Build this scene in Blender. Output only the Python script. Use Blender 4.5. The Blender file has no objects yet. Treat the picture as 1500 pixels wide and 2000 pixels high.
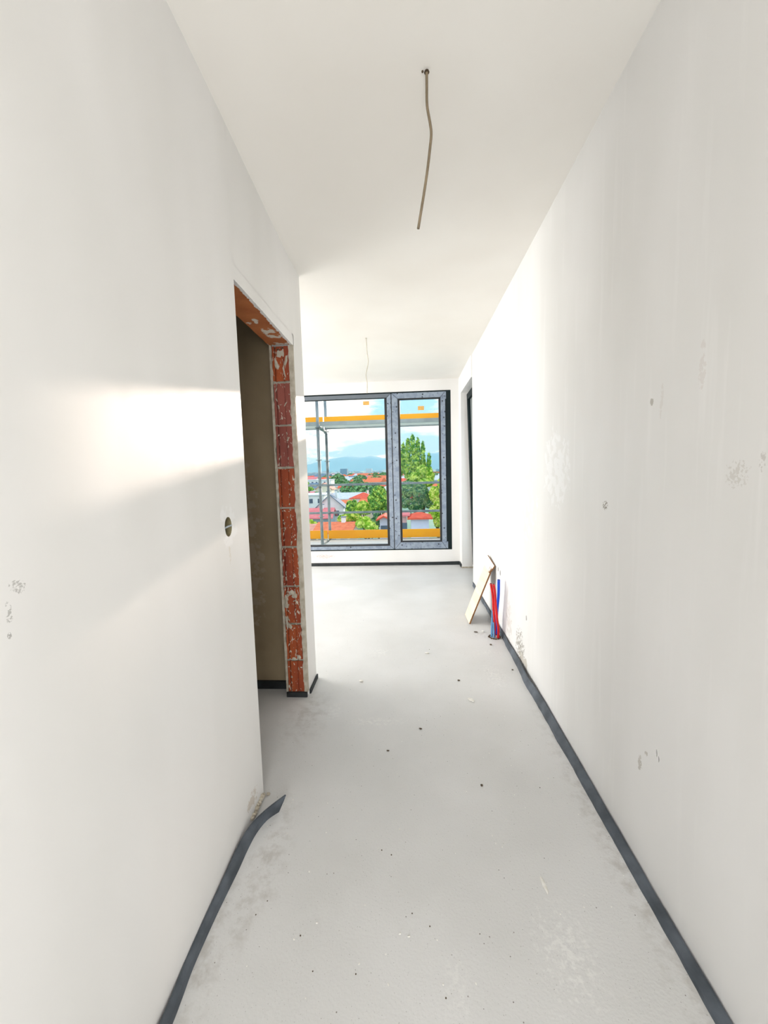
import bpy, bmesh, math, random
import numpy as np
from mathutils import Vector, Matrix, noise
random.seed(7); np.random.seed(7)
SC = bpy.context.scene
COL = SC.collection

# ---------------------------------------------------------------- camera
F, CH = 770.9, 1.3505
cd = bpy.data.cameras.new('camera'); cam = bpy.data.objects.new('camera', cd); COL.objects.link(cam)
CA = Vector((0.99782, 0.060616, -0.026085)); CB = Vector((0.02031, 0.094003, 0.995365)); CF = Vector((-0.062787, 0.993725, -0.092567))
M = Matrix((CA, CB, -CF)).transposed().to_4x4(); M.translation = Vector((0, 0, CH)); cam.matrix_world = M
cd.sensor_fit = 'VERTICAL'; cd.sensor_height = 36.0; cd.lens = 36.0 * F / 2000.0; cd.clip_start = 0.02; cd.clip_end = 20000
SC.camera = cam

# ---------------------------------------------------------------- sky
W = bpy.data.worlds.new('sky'); SC.world = W; W.use_nodes = True
nt = W.node_tree; nt.nodes.clear()
def N(nt, t, **k):
    n = nt.nodes.new(t)
    for a, v in k.items():
        if a.startswith('i_'):
            n.inputs[int(a[2:]) if a[2:].isdigit() else a[2:].replace('_', ' ')].default_value = v
        else: setattr(n, a, v)
    return n
tc = N(nt, 'ShaderNodeTexCoord'); sep = N(nt, 'ShaderNodeSeparateXYZ'); nt.links.new(tc.outputs['Generated'], sep.inputs[0])
mp = N(nt, 'ShaderNodeMapping'); mp.inputs['Scale'].default_value = (1, 1, 3.2); nt.links.new(tc.outputs['Generated'], mp.inputs[0])
nz = N(nt, 'ShaderNodeTexNoise'); nz.inputs['Scale'].default_value = 5.5; nz.inputs['Detail'].default_value = 7; nz.inputs['Roughness'].default_value = .55
nt.links.new(mp.outputs[0], nz.inputs[0])
cr = N(nt, 'ShaderNodeValToRGB'); cr.color_ramp.elements[0].position = .43; cr.color_ramp.elements[1].position = .58
nt.links.new(nz.outputs[0], cr.inputs[0])
grad = N(nt, 'ShaderNodeValToRGB')
grad.color_ramp.elements[0].position = 0.0; grad.color_ramp.elements[0].color = (.28, .50, .64, 1)
grad.color_ramp.elements[1].position = .6; grad.color_ramp.elements[1].color = (.22, .44, .68, 1)
nt.links.new(sep.outputs[2], grad.inputs[0])
mx = N(nt, 'ShaderNodeMixRGB'); mx.inputs[2].default_value = (1.0, 1.0, 1.0, 1)
nt.links.new(cr.outputs[0], mx.inputs[0]); nt.links.new(grad.outputs[0], mx.inputs[1])
bg = N(nt, 'ShaderNodeBackground'); bg.inputs['Strength'].default_value = 1.9; W.cycles.sampling_method = 'NONE'
wo = N(nt, 'ShaderNodeOutputWorld'); nt.links.new(mx.outputs[0], bg.inputs[0]); nt.links.new(bg.outputs[0], wo.inputs[0])

# ---------------------------------------------------------------- sun, added fill lamps out of view, exposure
sd = bpy.data.lights.new('sun', 'SUN'); sd.energy = 5.0; sd.angle = math.radians(.6); sd.color = (1, .97, .92)
sun = bpy.data.objects.new('sun', sd); COL.objects.link(sun); sun.location = (20, 60, 15)
sun.rotation_euler = Vector((-.214, -1, -.174)).to_track_quat('-Z', 'Y').to_euler()
def area(name, loc, to, sx, sy, power, col=(1, 1, 1)):
    d = bpy.data.lights.new(name, 'AREA'); d.shape = 'RECTANGLE'; d.size = sx; d.size_y = sy; d.energy = power; d.color = col
    o = bpy.data.objects.new(name, d); COL.objects.link(o); o.location = loc
    o.rotation_euler = (Vector(to) - Vector(loc)).to_track_quat('-Z', 'Y').to_euler(); return o
area('fill_living_side', (-4.8, 4.2, 1.5), (0, 4.2, 1.0), 2.8, 2.2, 200, (.98, .99, 1))  # unseen fill lamp added to brighten the living room end
area('fill_behind_camera', (.06, -1.85, 1.25), (.06, 5, 1.0), 1.1, 1.9, 60, (.97, .985, 1))  # unseen fill lamp behind the camera, added to lift the near corridor
SC.cycles.adaptive_threshold = .1; SC.cycles.max_bounces = 5; SC.cycles.diffuse_bounces = 3; SC.cycles.glossy_bounces = 2; SC.cycles.transparent_max_bounces = 12; SC.cycles.volume_bounces = 0
SC.view_settings.view_transform = 'Standard'; SC.view_settings.look = 'None'
SC.view_settings.exposure = 0.05; SC.view_settings.gamma = 1.0; SC.view_settings.use_curve_mapping = False

# ---------------------------------------------------------------- measures
L, R, D, H = .6438, .7582, 5.837, 2.7
def ray(px, py): return (px-750)/F*CA - (py-1000)/F*CB + CF
def at(px, py, Y):
    d = ray(px, py); return Vector((0, 0, CH)) + d*(Y/d.y)

# ---------------------------------------------------------------- material helpers
def srgb(r, g, b):
    f = lambda c: ((c/255+.055)/1.055)**2.4 if c/255 > .04045 else c/255/12.92
    return (f(r), f(g), f(b), 1)
def mat(name, col, rough=.6, var=None, scale=4, detail=5, bump=0, bscale=30, metal=0, spec=.5, lo=.35, hi=.65, stretch=None):
    m = bpy.data.materials.new(name); m.use_nodes = True; t = m.node_tree; p = t.nodes['Principled BSDF']
    p.inputs['Base Color'].default_value = col; p.inputs['Roughness'].default_value = rough; p.inputs['Metallic'].default_value = metal
    p.inputs['Specular IOR Level'].default_value = spec
    co = N(t, 'ShaderNodeTexCoord'); src = co.outputs['Object']
    if stretch:
        mpn = N(t, 'ShaderNodeMapping'); mpn.inputs['Scale'].default_value = stretch; t.links.new(src, mpn.inputs[0]); src = mpn.outputs[0]
    if var:
        n = N(t, 'ShaderNodeTexNoise'); n.inputs['Scale'].default_value = scale; n.inputs['Detail'].default_value = detail; t.links.new(src, n.inputs[0])
        r = N(t, 'ShaderNodeValToRGB'); r.color_ramp.elements[0].position = lo; r.color_ramp.elements[1].position = hi
        r.color_ramp.elements[0].color = col; r.color_ramp.elements[1].color = var
        t.links.new(n.outputs[0], r.inputs[0]); t.links.new(r.outputs[0], p.inputs['Base Color'])
    if bump:
        n2 = N(t, 'ShaderNodeTexNoise'); n2.inputs['Scale'].default_value = bscale; n2.inputs['Detail'].default_value = 1; t.links.new(src, n2.inputs[0])
        b = N(t, 'ShaderNodeBump'); b.inputs['Strength'].default_value = 1; b.inputs['Distance'].default_value = bump
        t.links.new(n2.outputs[0], b.inputs['Height']); t.links.new(b.outputs[0], p.inputs['Normal'])
    m['src'] = 1
    return m
def basecol(m):      # current colour socket or value of a material
    p = m.node_tree.nodes['Principled BSDF']; s = p.inputs['Base Color']
    return s.links[0].from_socket if s.is_linked else None
def overlay(m, col, mask):   # mix a colour over the base by a mask socket
    t = m.node_tree; p = t.nodes['Principled BSDF']; old = basecol(m)
    x = N(t, 'ShaderNodeMixRGB'); x.inputs[1].default_value = p.inputs['Base Color'].default_value
    if old: t.links.new(old, x.inputs[1])
    x.inputs[2].default_value = col; t.links.new(mask, x.inputs[0]); t.links.new(x.outputs[0], p.inputs['Base Color'])
def mth(t, op, a, b=None, clamp=False):
    n = N(t, 'ShaderNodeMath', operation=op, use_clamp=clamp)
    for i, v in enumerate((a, b)):
        if v is None: continue
        if isinstance(v, (int, float)): n.inputs[i].default_value = v
        else: t.links.new(v, n.inputs[i])
    return n.outputs[0]
def stain(m, pos, rad, col, nscale=25, thr=.5, amt=1.0, soft=.08):
    """a mark with a ragged outline at one place of a surface"""
    t = m.node_tree; co = N(t, 'ShaderNodeTexCoord')
    mp = N(t, 'ShaderNodeMapping', vector_type='POINT'); mp.inputs['Location'].default_value = [-a/b for a, b in zip(pos, rad)]
    mp.inputs['Scale'].default_value = [1/b for b in rad]; t.links.new(co.outputs['Object'], mp.inputs[0])
    g = N(t, 'ShaderNodeTexGradient', gradient_type='SPHERICAL'); t.links.new(mp.outputs[0], g.inputs[0])
    bucket = 'noise_fine' if nscale > 80 else 'noise_mid' if nscale > 30 else 'noise_coarse'
    n = t.nodes.get(bucket)
    if n is None:
        n = N(t, 'ShaderNodeTexNoise'); n.name = bucket; n.inputs['Scale'].default_value = {'noise_fine': 125, 'noise_mid': 55, 'noise_coarse': 20}[bucket]; n.inputs['Detail'].default_value = 3; n.inputs['Roughness'].default_value = .65
        t.links.new(co.outputs['Object'], n.inputs[0])
    ma = N(t, 'ShaderNodeMath', operation='MULTIPLY_ADD'); ma.inputs[1].default_value = 5.0; ma.inputs[2].default_value = -2.0; t.links.new(n.outputs[0], ma.inputs[0])
    v = mth(t, 'MULTIPLY', g.outputs[1], ma.outputs[0])
    mr = N(t, 'ShaderNodeMapRange'); mr.inputs['From Min'].default_value = thr*.45; mr.inputs['From Max'].default_value = thr*.45+soft*1.5; mr.inputs['To Max'].default_value = amt
    t.links.new(v, mr.inputs['Value']); overlay(m, col, mr.outputs[0])

# ---------------------------------------------------------------- materials
WHITE = srgb(229, 225, 220)
def wall_mat(name, col=srgb(228, 226, 222), var=srgb(236, 234, 231), rough=.42):
    m = mat(name, col, rough, var, scale=1.6, detail=2, bump=.0016, bscale=7, stretch=(1, 1.6, .55), spec=.45)
    return m
m_wl = wall_mat('plaster_left'); m_wr = wall_mat('plaster_right'); m_wf = wall_mat('plaster_far')
m_pier = wall_mat('plaster_pier')
m_ceil = mat('ceiling_plaster', srgb(238, 233, 225), .6, srgb(243, 239, 232), scale=1.4, detail=2, bump=.0012, bscale=6)
# trowel streaks on the right wall
t = m_wr.node_tree; co = N(t, 'ShaderNodeTexCoord')
mpn = N(t, 'ShaderNodeMapping'); mpn.inputs['Scale'].default_value = (1, 14, .9); t.links.new(co.outputs['Object'], mpn.inputs[0])
n = N(t, 'ShaderNodeTexNoise'); n.inputs['Scale'].default_value = 2.2; n.inputs['Detail'].default_value = 3; t.links.new(mpn.outputs[0], n.inputs[0])
mk = mth(t, 'MULTIPLY', mth(t, 'SUBTRACT', n.outputs[0], .56), 5, True)
overlay(m_wr, srgb(240, 238, 235), mth(t, 'MULTIPLY', mk, .45))
for pos, rad, c, ns, th, a in [
    ((R, 1.571, 1.211), (.05, .030, .026), (130, 120, 104), 130, .45, .9),
    ((R, .963, 1.333), (.05, .05, .05), (196, 190, 180), 110, .62, .5),
    ((R, .90, 1.36), (.05, .012, .03), (180, 174, 164), 90, .5, .5),
    ((R, 1.298, 1.555), (.05, .01, .018), (165, 158, 146), 60, .3, .7),
    ((R, 1.25, 1.55), (.05, .012, .09), (214, 208, 200), 80, .55, .4),
    ((R, 1.09, 1.60), (.05, .02, .10), (214, 205, 198), 80, .55, .4),
    ((R, 2.72, .14), (.06, .17, .19), (128, 120, 104), 34, .62, .75),
    ((R, 2.64, .06), (.06, .18, .08), (168, 158, 138), 22, .45, .6),
    ((R, 3.02, .20), (.06, .12, .22), (205, 199, 188), 14, .45, .6),
    ((R, 1.29, .36), (.05, .016, .04), (172, 164, 150), 60, .35, .6),
    ((R, 1.26, .42), (.05, .012, .02), (178, 170, 156), 60, .35, .6),
    ((R, 2.1, 1.35), (.05, .25, .28), (243, 242, 241), 8, .4, .6),
    ((R, 2.9, 1.15), (.05, .7, .5), (244, 243, 243), 9, .5, .6)]:
    stain(m_wr, pos, rad, srgb(*c), ns, th, a)
for pos, rad, c, ns, th, a in [
    ((-L, .578, 1.145), (.05, .008, .03), (150, 148, 140), 140, .55, .6),
    ((-L, .596, 1.185), (.05, .022, .018), (156, 153, 146), 140, .6, .6),
    ((-L, .575, 1.11), (.05, .005, .008), (120, 116, 108), 120, .4, .6),
    ((-L, 1.36, 1.18), (.05, .09, .10), (242, 241, 240), 12, .35, .6),
    ((-L, 1.36, 1.08), (.05, .012, .05), (214, 206, 190), 40, .4, .5),
    ((-L, 1.42, .08), (.05, .09, .05), (196, 184, 168), 40, .5, .7)]:
    stain(m_wl, pos, rad, srgb(*c), ns, th, a)
m_grey = mat('bare_grey_plaster', srgb(146, 128, 100), .85, srgb(162, 144, 116), scale=2.5, bump=.002, bscale=18)
stain(m_grey, (-1.05, 2.39, .9), (.2, .3, .9), srgb(172, 156, 136), 6, .5, .5)
m_mortar = mat('mortar', srgb(196, 188, 172), .9, srgb(170, 160, 142), scale=30, bump=.002, bscale=80)
m_brick = mat('fired_clay', srgb(166, 78, 34), .75, srgb(130, 50, 26), scale=9, bump=.0012, bscale=90, stretch=(1, 1, .3))
m_brick2 = mat('fired_clay_pink', srgb(150, 82, 70), .8, srgb(128, 66, 56), scale=9, bump=.0012, bscale=90, stretch=(1, 1, .3))
for mb in (m_brick, m_brick2):      # lime splashes left on the blocks
    t = mb.node_tree; co = N(t, 'ShaderNodeTexCoord')
    mpn = N(t, 'ShaderNodeMapping'); mpn.inputs['Scale'].default_value = (1, 1, .5); t.links.new(co.outputs['Object'], mpn.inputs[0])
    n = N(t, 'ShaderNodeTexNoise'); n.inputs['Scale'].default_value = 52; n.inputs['Detail'].default_value = 3; n.inputs['Distortion'].default_value = 1.2; t.links.new(mpn.outputs[0], n.inputs[0])
    overlay(mb, srgb(200, 190, 172), mth(t, 'MULTIPLY', mth(t, 'SUBTRACT', n.outputs[0], .63), 25, True))
m_lintel = mat('clay_lintel', srgb(186, 112, 62), .7, srgb(164, 92, 48), scale=7, bump=.001, bscale=60)
for pos, rad, a in [((-.69, 2.11, 2.107), (.07, .12, .05), 1), ((-.72, 1.95, 2.107), (.025, .05, .05), 1), ((-.76, 1.97, 2.107), (.02, .05, .05), .8), ((-.72, 2.29, 2.107), (.12, .05, .05), 1), ((-.65, 1.6, 2.107), (.02, .12, .05), 1)]:
    stain(m_lintel, pos, rad, srgb(216, 208, 194), 22, .4, a)

# floor screed
m_floor = mat('screed', srgb(208, 207, 204), .42, srgb(218, 217, 215), scale=1.8, detail=4, bump=.0006, bscale=120, spec=.4)
t = m_floor.node_tree; co = N(t, 'ShaderNodeTexCoord')
n = N(t, 'ShaderNodeTexNoise'); n.inputs['Scale'].default_value = 230; n.inputs['Detail'].default_value = 2; t.links.new(co.outputs['Object'], n.inputs[0])
overlay(m_floor, srgb(120, 113, 104), mth(t, 'MULTIPLY', mth(t, 'SUBTRACT', n.outputs[0], .66), 6, True))
v = N(t, 'ShaderNodeTexVoronoi'); v.inputs['Scale'].default_value = 26; t.links.new(co.outputs['Object'], v.inputs[0])
rn = mth(t, 'LESS_THAN', v.outputs['Distance'], .045)
overlay(m_floor, srgb(96, 86, 76), mth(t, 'MULTIPLY', rn, .8))
v2 = N(t, 'ShaderNodeTexVoronoi'); v2.inputs['Scale'].default_value = 15; t.links.new(co.outputs['Object'], v2.inputs[0])
overlay(m_floor, srgb(238, 236, 230), mth(t, 'LESS_THAN', v2.outputs['Distance'], .035))
mpn = N(t, 'ShaderNodeMapping'); mpn.inputs['Scale'].default_value = (3.0, .9, 1); mpn.inputs['Rotation'].default_value = (0, 0, .5); t.links.new(co.outputs['Object'], mpn.inputs[0])
n = N(t, 'ShaderNodeTexNoise'); n.inputs['Scale'].default_value = 3.2; n.inputs['Detail'].default_value = 5; n.inputs['Roughness'].default_value = .72; t.links.new(mpn.outputs[0], n.inputs[0])
overlay(m_floor, srgb(214, 212, 208), mth(t, 'MULTIPLY', mth(t, 'SUBTRACT', n.outputs[0], .60), 4, True))
for pos, rad, a in [((-.2, 2.05, 0), (.22, .05, .1), .9), ((.42, 1.02, 0), (.12, .16, .1), .9), ((.55, 2.55, 0), (.10, .22, .1), .8), ((-.25, 2.9, 0), (.12, .1, .1), .7),
                    ((.10, .93, 0), (.05, .12, .1), .6), ((.58, 2.9, 0), (.14, .08, .1), .7), ((-.45, 2.15, 0), (.05, .12, .1), .7), ((.55, 3.25, 0), (.08, .08, .1), .8)]:
    stain(m_floor, pos, [q*1.25 for q in rad], srgb(228, 227, 223), 60, .5, a*.75, .35)
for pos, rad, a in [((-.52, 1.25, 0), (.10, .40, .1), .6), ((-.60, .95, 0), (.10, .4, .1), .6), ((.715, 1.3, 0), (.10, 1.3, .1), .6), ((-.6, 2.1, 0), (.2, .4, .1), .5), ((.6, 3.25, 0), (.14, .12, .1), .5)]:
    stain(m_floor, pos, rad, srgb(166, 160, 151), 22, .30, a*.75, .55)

m_foam = mat('grey_foam', srgb(88, 95, 103), .7, srgb(62, 68, 74), scale=12, bump=.001, bscale=60)
m_black = mat('black_foam', srgb(38, 44, 46), .7, srgb(22, 26, 28), scale=14, bump=.001, bscale=60)
m_frame = mat('anthracite_frame', srgb(12, 27, 29), .5, srgb(16, 32, 34), scale=3, spec=.2)
m_gasket = mat('black_gasket', srgb(18, 20, 22), .6, srgb(26, 28, 30), scale=5)
m_topfr = mat('grey_frame', srgb(92, 100, 108), .4, srgb(104, 112, 120), scale=3)
m_film = mat('protective_film', srgb(146, 158, 172), .35, srgb(120, 133, 150), scale=14, bump=.0008, bscale=25)
t = m_film.node_tree; co = N(t, 'ShaderNodeTexCoord')
v = N(t, 'ShaderNodeTexVoronoi'); v.inputs['Scale'].default_value = 13; t.links.new(co.outputs['Object'], v.inputs[0])
overlay(m_film, srgb(48, 52, 60), mth(t, 'LESS_THAN', v.outputs['Distance'], .15))
n = N(t, 'ShaderNodeTexNoise'); n.inputs['Scale'].default_value = 38; n.inputs['Detail'].default_value = 4; t.links.new(co.outputs['Object'], n.inputs[0])
overlay(m_film, srgb(84, 96, 114), mth(t, 'MULTIPLY', mth(t, 'SUBTRACT', n.outputs[0], .56), 5, True))
def glass_mat():
    m = bpy.data.materials.new('window_glass'); m.use_nodes = True; t = m.node_tree; t.nodes.clear()
    tr = N(t, 'ShaderNodeBsdfTransparent'); tr.inputs[0].default_value = (.97, .985, .98, 1); gl = N(t, 'ShaderNodeBsdfGlossy'); gl.inputs['Roughness'].default_value = .02
    fr = N(t, 'ShaderNodeFresnel'); fr.inputs[0].default_value = 1.35
    mxs = N(t, 'ShaderNodeMixShader'); o = N(t, 'ShaderNodeOutputMaterial')
    t.links.new(mth(t, 'MULTIPLY', fr.outputs[0], .12), mxs.inputs[0]); t.links.new(tr.outputs[0], mxs.inputs[1]); t.links.new(gl.outputs[0], mxs.inputs[2]); t.links.new(mxs.outputs[0], o.inputs[0]); return m
m_glass = glass_mat()
m_label = mat('tan_paper', srgb(230, 182, 98), .8, srgb(214, 166, 92), scale=40)
m_cable = mat('grey_cable', srgb(138, 122, 98), .6, srgb(112, 98, 78), scale=20)
m_cable2 = mat('white_cable', srgb(212, 205, 190), .6, srgb(195, 188, 172), scale=20)
m_red = mat('red_pipe', srgb(222, 22, 20), .35, srgb(200, 14, 16), scale=10)
m_blue = mat('blue_pipe', srgb(14, 86, 224), .35, srgb(8, 70, 204), scale=10)
m_lblue = mat('pale_blue_sleeve', srgb(110, 165, 205), .5, srgb(90, 145, 190), scale=14)
m_plank = mat('pale_laminate', srgb(234, 218, 198), .5, srgb(226, 206, 182), scale=3, stretch=(12, 1, 12))
m_plankw = mat('white_laminate', srgb(240, 232, 222), .5, srgb(230, 220, 208), scale=5)
m_plyedge = mat('wood_edge', srgb(150, 105, 60), .8, srgb(118, 78, 42), scale=30)
m_dirt = mat('dark_crumb', srgb(70, 58, 46), .9, srgb(100, 84, 64), scale=60)
m_chip = mat('plaster_chip', srgb(240, 238, 232), .8, srgb(222, 218, 208), scale=60)
m_box = mat('box_plastic', srgb(158, 148, 112), .5, srgb(124, 114, 84), scale=20)
m_boxd = mat('box_dark', srgb(38, 44, 50), .5, srgb(28, 30, 34), scale=20)
m_metal = mat('grey_clip', srgb(190, 200, 206), .4, srgb(150, 160, 166), scale=20, metal=.3)
m_galv = mat('galvanised_steel', srgb(150, 160, 162), .4, srgb(118, 130, 134), scale=9, metal=.35, spec=.5)
m_yellow = mat('yellow_toeboard', srgb(255, 176, 8), .5, srgb(250, 166, 6), scale=2)
m_deck = mat('deck_plank', srgb(242, 240, 234), .6, srgb(226, 224, 220), scale=2, stretch=(.5, 10, 1), bump=.001, bscale=40)
m_deckm = mat('deck_metal', srgb(160, 172, 174), .45, srgb(140, 152, 156), scale=4)

# ---------------------------------------------------------------- mesh helpers
def box(bm, x0, x1, y0, y1, z0, z1):
    v = [bm.verts.new((x, y, z)) for z in (z0, z1) for y in (y0, y1) for x in (x0, x1)]
    for f in ((0, 2, 3, 1), (4, 5, 7, 6), (0, 1, 5, 4), (2, 6, 7, 3), (0, 4, 6, 2), (1, 3, 7, 5)): bm.faces.new([v[i] for i in f])
    return v
def tube(bm, pts, r, seg=8, caps=True, flat=1.0):
    pts = [Vector(p) for p in pts]; rings = []
    for i, p in enumerate(pts):
        d = (pts[min(i+1, len(pts)-1)] - pts[max(i-1, 0)]).normalized()
        a = d.cross(Vector((0, 0, 1)) if abs(d.z) < .9 else Vector((0, 1, 0))).normalized(); b = d.cross(a)
        rr = r[i] if isinstance(r, (list, tuple)) else r
        rings.append([bm.verts.new(p + a*rr*math.cos(k*2*math.pi/seg) + b*rr*flat*math.sin(k*2*math.pi/seg)) for k in range(seg)])
    for u, v in zip(rings, rings[1:]):
        for k in range(seg): bm.faces.new((u[k], u[(k+1) % seg], v[(k+1) % seg], v[k]))
    if caps: bm.faces.new(rings[0][::-1]); bm.faces.new(rings[-1])
def smooth_path(pts, n=5):
    pts = [Vector(p) for p in pts]; out = []
    for i in range(len(pts)-1):
        p0 = pts[max(i-1, 0)]; p1 = pts[i]; p2 = pts[i+1]; p3 = pts[min(i+2, len(pts)-1)]
        for k in range(n):
            s = k/n
            out.append(.5*((2*p1) + (p2-p0)*s + (2*p0-5*p1+4*p2-p3)*s*s + (3*p1-p0-3*p2+p3)*s**3))
    out.append(pts[-1]); return out
def obj(name, bm, m, parent=None, smooth=False, bevel=0):
    bmesh.ops.recalc_face_normals(bm, faces=bm.faces)
    me = bpy.data.meshes.new(name); bm.to_mesh(me); bm.free()
    for x in (m if isinstance(m, (list, tuple)) else [m]): me.materials.append(x)
    if smooth:
        for p in me.polygons: p.use_smooth = True
    o = bpy.data.objects.new(name, me); COL.objects.link(o)
    if parent: o.parent = parent; o.matrix_parent_inverse = parent.matrix_world.inverted() if False else Matrix.Translation(-parent.location)
    if bevel:
        b = o.modifiers.new('bevel', 'BEVEL'); b.width = bevel; b.segments = 2; b.limit_method = 'ANGLE'
    return o
def obox(name, m, parent, *b, bevel=0):
    bm = bmesh.new(); box(bm, *b); return obj(name, bm, m, parent, bevel=bevel)
def struct(o): o['kind'] = 'structure'; return o
def thing(name, label, cat, loc=(0, 0, 0), group=None):
    o = bpy.data.objects.new(name, None); COL.objects.link(o); o.location = loc; o.empty_display_size = .1
    o['label'] = label; o['category'] = cat
    if group: o['group'] = group
    return o
def tag(o, label, cat, group=None):
    o['label'] = label; o['category'] = cat
    if group: o['group'] = group
    return o
def cut(o, cutters):
    """boolean the cutters out of o, then drop them"""
    for c in cutters:
        md = o.modifiers.new('cut', 'BOOLEAN'); md.operation = 'DIFFERENCE'; md.object = c; md.solver = 'EXACT'
    bpy.context.view_layer.update()
    dg = bpy.context.evaluated_depsgraph_get()
    me = bpy.data.meshes.new_from_object(o.evaluated_get(dg)); o.modifiers.clear(); o.data = me
    for c in cutters: bpy.data.objects.remove(c)
def cyl_x(bm, x0, x1, y, z, ry, rz, seg=28):
    a = [bm.verts.new((x0, y+ry*math.cos(k*2*math.pi/seg), z+rz*math.sin(k*2*math.pi/seg))) for k in range(seg)]
    b = [bm.verts.new((x1, v.co.y, v.co.z)) for v in a]
    bm.faces.new(a); bm.faces.new(b[::-1])
    for k in range(seg): bm.faces.new((a[k], b[k], b[(k+1) % seg], a[(k+1) % seg]))

# ================================================================ ROOM SHELL
# floor
bm = bmesh.new(); box(bm, -5.2, 1.0, -2.1, 6.04, -.12, 0); floor = struct(obj('floor', bm, m_floor))
# ceiling: hand-levelled plaster, a little low over the corner of the left wall
def cz(x, y):
    wx = max(0., min(1., (R-x)/(R+L))) if x > -L else math.exp(-((x+L)/.9)**2)
    wy = math.exp(-((y-2.5)/1.0)**2)
    up = .05*max(0, 1-y)*max(0., min(1., (R-x)/(R+L)))
    return H - .125*wx**1.3*wy + min(up, .06)
bm = bmesh.new(); nx, ny = 62, 82; g = []
for j in range(ny+1):
    for i in range(nx+1):
        x = -5.2+6.2*i/nx; y = -2.1+8.14*j/ny; g.append(bm.verts.new((x, y, cz(x, y))))
for j in range(ny):
    for i in range(nx):
        a = j*(nx+1)+i; bm.faces.new((g[a], g[a+1], g[a+nx+2], g[a+nx+1]))
top = [bm.verts.new(p) for p in ((-5.2, -2.1, 2.9), (1.0, -2.1, 2.9), (1.0, 6.04, 2.9), (-5.2, 6.04, 2.9))]; bm.faces.new(top)
ceil = struct(obj('ceiling', bm, m_ceil, smooth=True))

# left wall with doorway, ragged arrises
DY0, DY1, DY2, DZ, XI = 1.533, 2.294, 2.509, 2.107, -.780
bm = bmesh.new(); box(bm, XI, -L, -2.1, DY0, 0, 2.84); wl = struct(obj('wall_left', bm, m_wl))
c = bmesh.new(); cyl_x(c, -.71, -.60, 1.362, 1.182, .0285, .0355, 40); cu1 = obj('c', c, m_wl)
cut(wl, [cu1])
bm = bmesh.new(); box(bm, XI, -L, DY0-.001, DY2, DZ+.055, 2.84); box(bm, -L-.012, -L, DY1-.001, DY1+.03, DZ+.0005, DZ+.06); obj('wall_header', bm, m_pier, wl)
# pier: plaster skins either side of the clay blocks
def skin(x0, x1, ragged_at, side, y0=DY1, z0=.03, z1=DZ+.055):
    """plaster edge strip on the jamb with a ragged inner outline"""
    bm = bmesh.new(); n = 120; A = []; B = []
    for i in range(n+1):
        z = z0+(z1-z0)*i/n
        w = ragged_at + side*(.007*noise.noise(Vector((3, side*5, z*9)))+.006*noise.noise(Vector((1, side*9, z*34))))
        A.append((bm.verts.new((x0, y0, z)), bm.verts.new((w, y0-.0005, z)), bm.verts.new((w-side*.003, y0+.0225, z)), bm.verts.new((x0, y0+.0225, z))))
    for u, v in zip(A, A[1:]):
        for k in range(4): bm.faces.new((u[k], u[(k+1) % 4], v[(k+1) % 4], v[k]))
    bm.faces.new(A[0]); bm.faces.new(A[-1][::-1]); return bm
bm = bmesh.new(); box(bm, XI+.01, -L, DY1+.022, DY2, .0, DZ+.055); obj('pier_body', bm, m_pier, wl)
obj('plaster_edge', skin(-L, 0, -.6685, -1, z1=DZ), m_mortar, wl)
obj('plaster_edge', skin(XI, 0, -.7665, 1, z1=DZ), m_mortar, wl)
# clay blocks of the jamb (fluted hollow blocks, eight and a bit courses)
bz = [.03, .232, .462, .697, .937, 1.172, 1.410, 1.655, 1.900, DZ]
for i in range(9):
    z0, z1 = bz[i]+(.006 if i else 0), bz[i+1]-.006
    bm = bmesh.new(); xs = [-.765, -.7525, -.752, -.7445, -.744, -.7045, -.704, -.697, -.6965, -.668]; ys = [0, 0, .0145, .0145, 0, 0, .008, .008, 0, 0]
    dj = random.uniform(-.0015, .0015); nz_ = 8
    rows = []
    for j in range(nz_+1):
        z = z0+(z1-z0)*j/nz_
        rows.append([bm.verts.new((x+(.0035*noise.noise(Vector((x*9, i*3, z*40))) if k in (0, 9) else 0), DY1+.0035+y+dj, z+(.003*noise.noise(Vector((x*60, i, z))) if j in (0, nz_) else 0))) for k, (x, y) in enumerate(zip(xs, ys))])
    for u, v in zip(rows, rows[1:]):
        for k in range(9): bm.faces.new((u[k], u[k+1], v[k+1], v[k]))
    bk = [[bm.verts.new((x, DY1+.0215, z)) for x in (-.765, -.668)] for z in (z0, z1)]
    bm.faces.new([bk[0][0], bk[0][1], bk[1][1], bk[1][0]])
    obj('brick', bm, m_brick2 if i in (7, 6) else m_brick, wl)
bm = bmesh.new(); box(bm, XI+.008, -L-.012, DY1+.019, DY1+.024, .02, DZ); obj('mortar_bed', bm, m_mortar, wl)
# mortar smears lying proud on the blocks
bm = bmesh.new()
def blob(bm, x, z, w, h, rot, y=DY1+.0015, seg=9):
    c = bm.verts.new((x, y-.0025, z)); ring = []
    for k in range(seg):
        a = k*2*math.pi/seg; q = random.uniform(.65, 1.2); u, v = w*math.cos(a)*q, h*math.sin(a)*q
        ring.append(bm.verts.new((x+u*math.cos(rot)-v*math.sin(rot), y+.002, z+u*math.sin(rot)+v*math.cos(rot))))
    for k in range(seg): bm.faces.new((c, ring[k], ring[(k+1) % seg]))
for i in range(150):
    z = random.choice((random.uniform(.05, 2.05), random.uniform(.45, 1.2), random.uniform(.55, .8)))
    x = random.choice((random.uniform(-.762, -.672), random.gauss(-.699, .004), random.gauss(-.747, .004)))
    w = random.uniform(.0012, .0045); blob(bm, x, z, w, w*random.uniform(1, 4), random.uniform(-.6, .6))
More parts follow.
